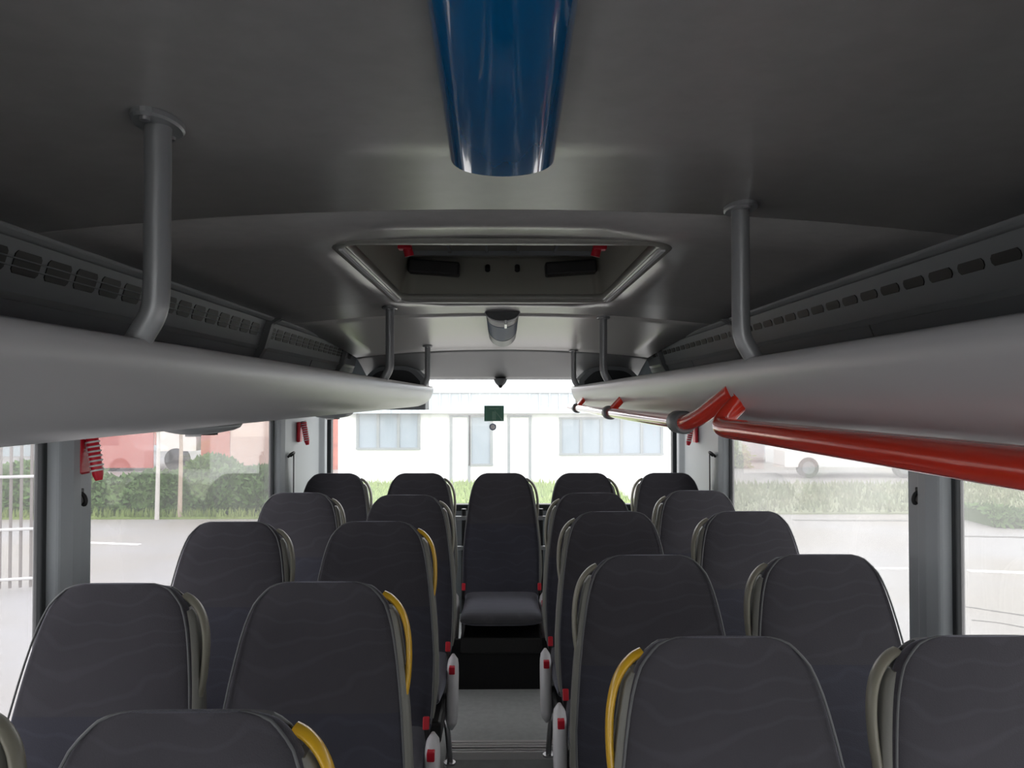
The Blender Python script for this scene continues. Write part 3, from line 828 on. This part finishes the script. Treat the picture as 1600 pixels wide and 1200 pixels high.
# lorries and shed beyond the hedge
def P(c, **k): return mat('paint_%d' % random.randrange(10**6), c, .5, **k)
t = empty('lorry', (-13.0, 27, GZ), 'pale red lorry with a white cab beyond the hedge left of the bus', 'lorry', 'vehicles beyond the hedge')
MB().box(-2.6, .9, 0, 2.4, .9, 3.3).build('trailer', P((.56, .24, .19)), t, bevel=.05)
MB().box(-2.5, .85, -.08, -.03, .12, 1.5).build('side_skirt', P((.40, .09, .07)), t)
MB().rings([[(x, y, z) for x, z in ((1.0, .7), (2.3, .7), (2.3, 1.8), (1.95, 2.8), (1.0, 2.9))] for y in (0, 2.4)], smooth=False).build('cab', P((.75, .68, .62)), t, bevel=.05)
MB().box(2.0, 2.2, -.03, .02, 1.8, 2.4).build('cab_window', P((.2, .22, .25)), t)
for x in (-1.8, -.7, 1.6):
    MB().tube([(x, -.01, .40), (x, .3, .40)], .40, 20).build('wheel', M['black'], t)
t = empty('lorry', (-8.6, 27, GZ), 'cream lorry with an orange patch and yellow stripe beyond the hedge', 'lorry', 'vehicles beyond the hedge')
MB().box(-1.9, 1.4, 0, 2.4, .9, 3.4).build('trailer', P((.66, .50, .42)), t, bevel=.05)
MB().box(-1.9, -.9, -.03, .0, 1.6, 2.5).build('orange_panel', P((.62, .36, .12)), t)
MB().box(-1.9, -.9, -.08, -.03, .12, 1.6).build('red_panel', P((.42, .12, .08)), t)
MB().box(-.88, 1.35, -.08, -.03, .12, 1.2).build('side_skirt', P((.52, .36, .30)), t)
MB().add([(-.9, -.03, 2.4), (1.4, -.03, 1.95), (1.4, -.03, 2.05), (-.9, -.03, 2.55)], [(0, 1, 2, 3)]).build('stripe', P((.75, .60, .15)), t)
for x in (-1.2, .7):
    MB().tube([(x, -.01, .40), (x, .3, .40)], .40, 20).build('wheel', M['black'], t)
t = empty('shed', (-6.35, 27.5, GZ), 'brick red shed beyond the hedge next to the second left pillar', 'shed')
MB().box(-.75, 1.3, 0, 3, 0, 3.3).build('wall', P((.45, .13, .09), noise=.3, nscale=3), t)
MB().rings([[(-.85, y, 3.3), (1.4, y, 3.3), (.3, y, 4.2)] for y in (-.1, 3.1)], smooth=False).build('roof', P((.30, .10, .08)), t)
t = empty('warehouse', (-26, 34, GZ), 'long grey-blue warehouse in the distance at the far left', 'building')
MB().box(-16, 9.2, 0, 8, 0, 4.6).build('wall', P((.34, .40, .42)), t)
MB().box(-16, 9.2, -.1, 0, 3.3, 3.6).build('white_band', P((.6, .62, .62)), t)
MB().box(-16.2, 9.4, -.3, 8, 4.6, 4.9).build('roof', P((.25, .28, .30)), t)
# saplings in front of the hedge
def sapling(px, py, h, m1, label):
    x, y = gp(px, py)
    t = empty('sapling', (x, y, GZ), label, 'young tree', 'young trees by the hedge')
    MB().tube([(0, 0, 0), (.02, 0, h*.5), (-.02, 0, h)], .04, 8, radii=[.05, .04, .02]).build('trunk', m1, t)
    def fn():
        a = random.random()*6.28; r = random.random()**.5*.22; z = random.uniform(h*.62, h*1.1)
        return Vector((math.cos(a)*r, math.sin(a)*r, z)), None
    leaf_cloud('crown', fn, 500, .12, leafm2).build('crown', leafm2, t, recalc=False)
sapling(285, 809, 3.0, P((.45, .36, .28)), 'slim young tree at the hedge, seen in the left window')
sapling(250, 810, 3.0, P((.62, .60, .56)), 'pale-trunked young tree left of the slim one at the hedge')

# steel picket fence at the far left
A = Vector((-11.5, 9.0, GZ)); B = Vector((-6.05, 10.5, GZ))
t = empty('picket_fence', tuple(A), 'tall steel picket fence seen through the nearest left window', 'fence')
dv = (B-A); Ln = dv.length; dv.normalize(); nv = Vector((-dv.y, dv.x, 0))
fm = mat('fence_steel', (.20, .18, .17), .5); fm2 = mat('fence_rail', (.62, .62, .62), .45)
nb = int(Ln/.122)
for k in range(nb+1):
    p = dv*(k*.122)
    if k < nb-85: continue
    MB().tube([p + Vector((0, 0, .02)), p + Vector((0, 0, 2.2)), p + Vector((0, 0, 2.27))], .018, 6, radii=[.02, .02, .003]).build('picket', fm, t)
for z in (.14, .80, 1.50, 2.1):
    MB().tube([Vector((0, 0, z))-nv*.03, dv*Ln + Vector((0, 0, z))-nv*.03], .022, 6).build('rail', fm2, t)
MB().box(dv.x*Ln-.05, dv.x*Ln+.05, dv.y*Ln-.05, dv.y*Ln+.05, 0, 2.3).build('post', fm, t)

# vehicles beyond the right windows
def car(loc, L, H, wd, c, label, name, cab0, cab1):
    t = empty(name, loc, label, 'vehicle')
    pr = [(-L/2, .35), (-L/2, .35+H*.32), (-L/2+.15, H*.55), (cab0, H*.6), (cab0+.45, H), (cab1-.2, H), (cab1, H*.62), (L/2, H*.56), (L/2, .35)]
    MB().rings([[(x, y, z) for x, z in pr] for y in (0, wd)], smooth=False).build('body', c, t, bevel=.06, seg=3)
    MB().box(cab0+.5, cab1-.35, -.01, .02, H*.62, H*.92).build('side_window', winm, t)
    for x in (-L/2+.75, L/2-.75):
        wl = MB().tube([(x, -.02, .33), (x, .2, .33)], .33, 22).build('wheel', M['black'], t)
        MB().tube([(x, -.03, .33), (x, .0, .33)], .2, 18).build('hub', frm, wl)
car((11.3, 24.4, GZ), 4.6, 1.7, 1.8, P((.72, .73, .74)), 'pale silver van beyond the right window', 'van', -2.0, 2.0)
car((9.6, 30.2, GZ), 4.2, 1.5, 1.7, P((.40, .42, .46)), 'grey car far beyond the right rear pillar', 'car', -1.5, 1.3)
t = empty('site_cabin', (10.6, 33, GZ), 'grey cabin in the distance at the left edge of the right window', 'cabin')
MB().box(-1.4, 1.2, 0, 3, 0, 2.7).build('wall', P((.5, .52, .52)), t)
MB().box(-1.6, 1.4, -.2, 3.2, 2.7, 2.85).build('roof', P((.35, .36, .38)), t)
MB().box(-.9, .1, -.04, 0, 1.1, 1.9).build('window', winm, t)
t = empty('warehouse', (24, 36, GZ), 'long pale warehouse in the distance beyond the right windows', 'building')
MB().box(-10, 30, 0, 10, 0, 4.5).build('wall', P((.66, .68, .62)), t)
MB().box(-10.2, 30.2, -.2, 10, 4.5, 4.8).build('roof', P((.5, .52, .52)), t)
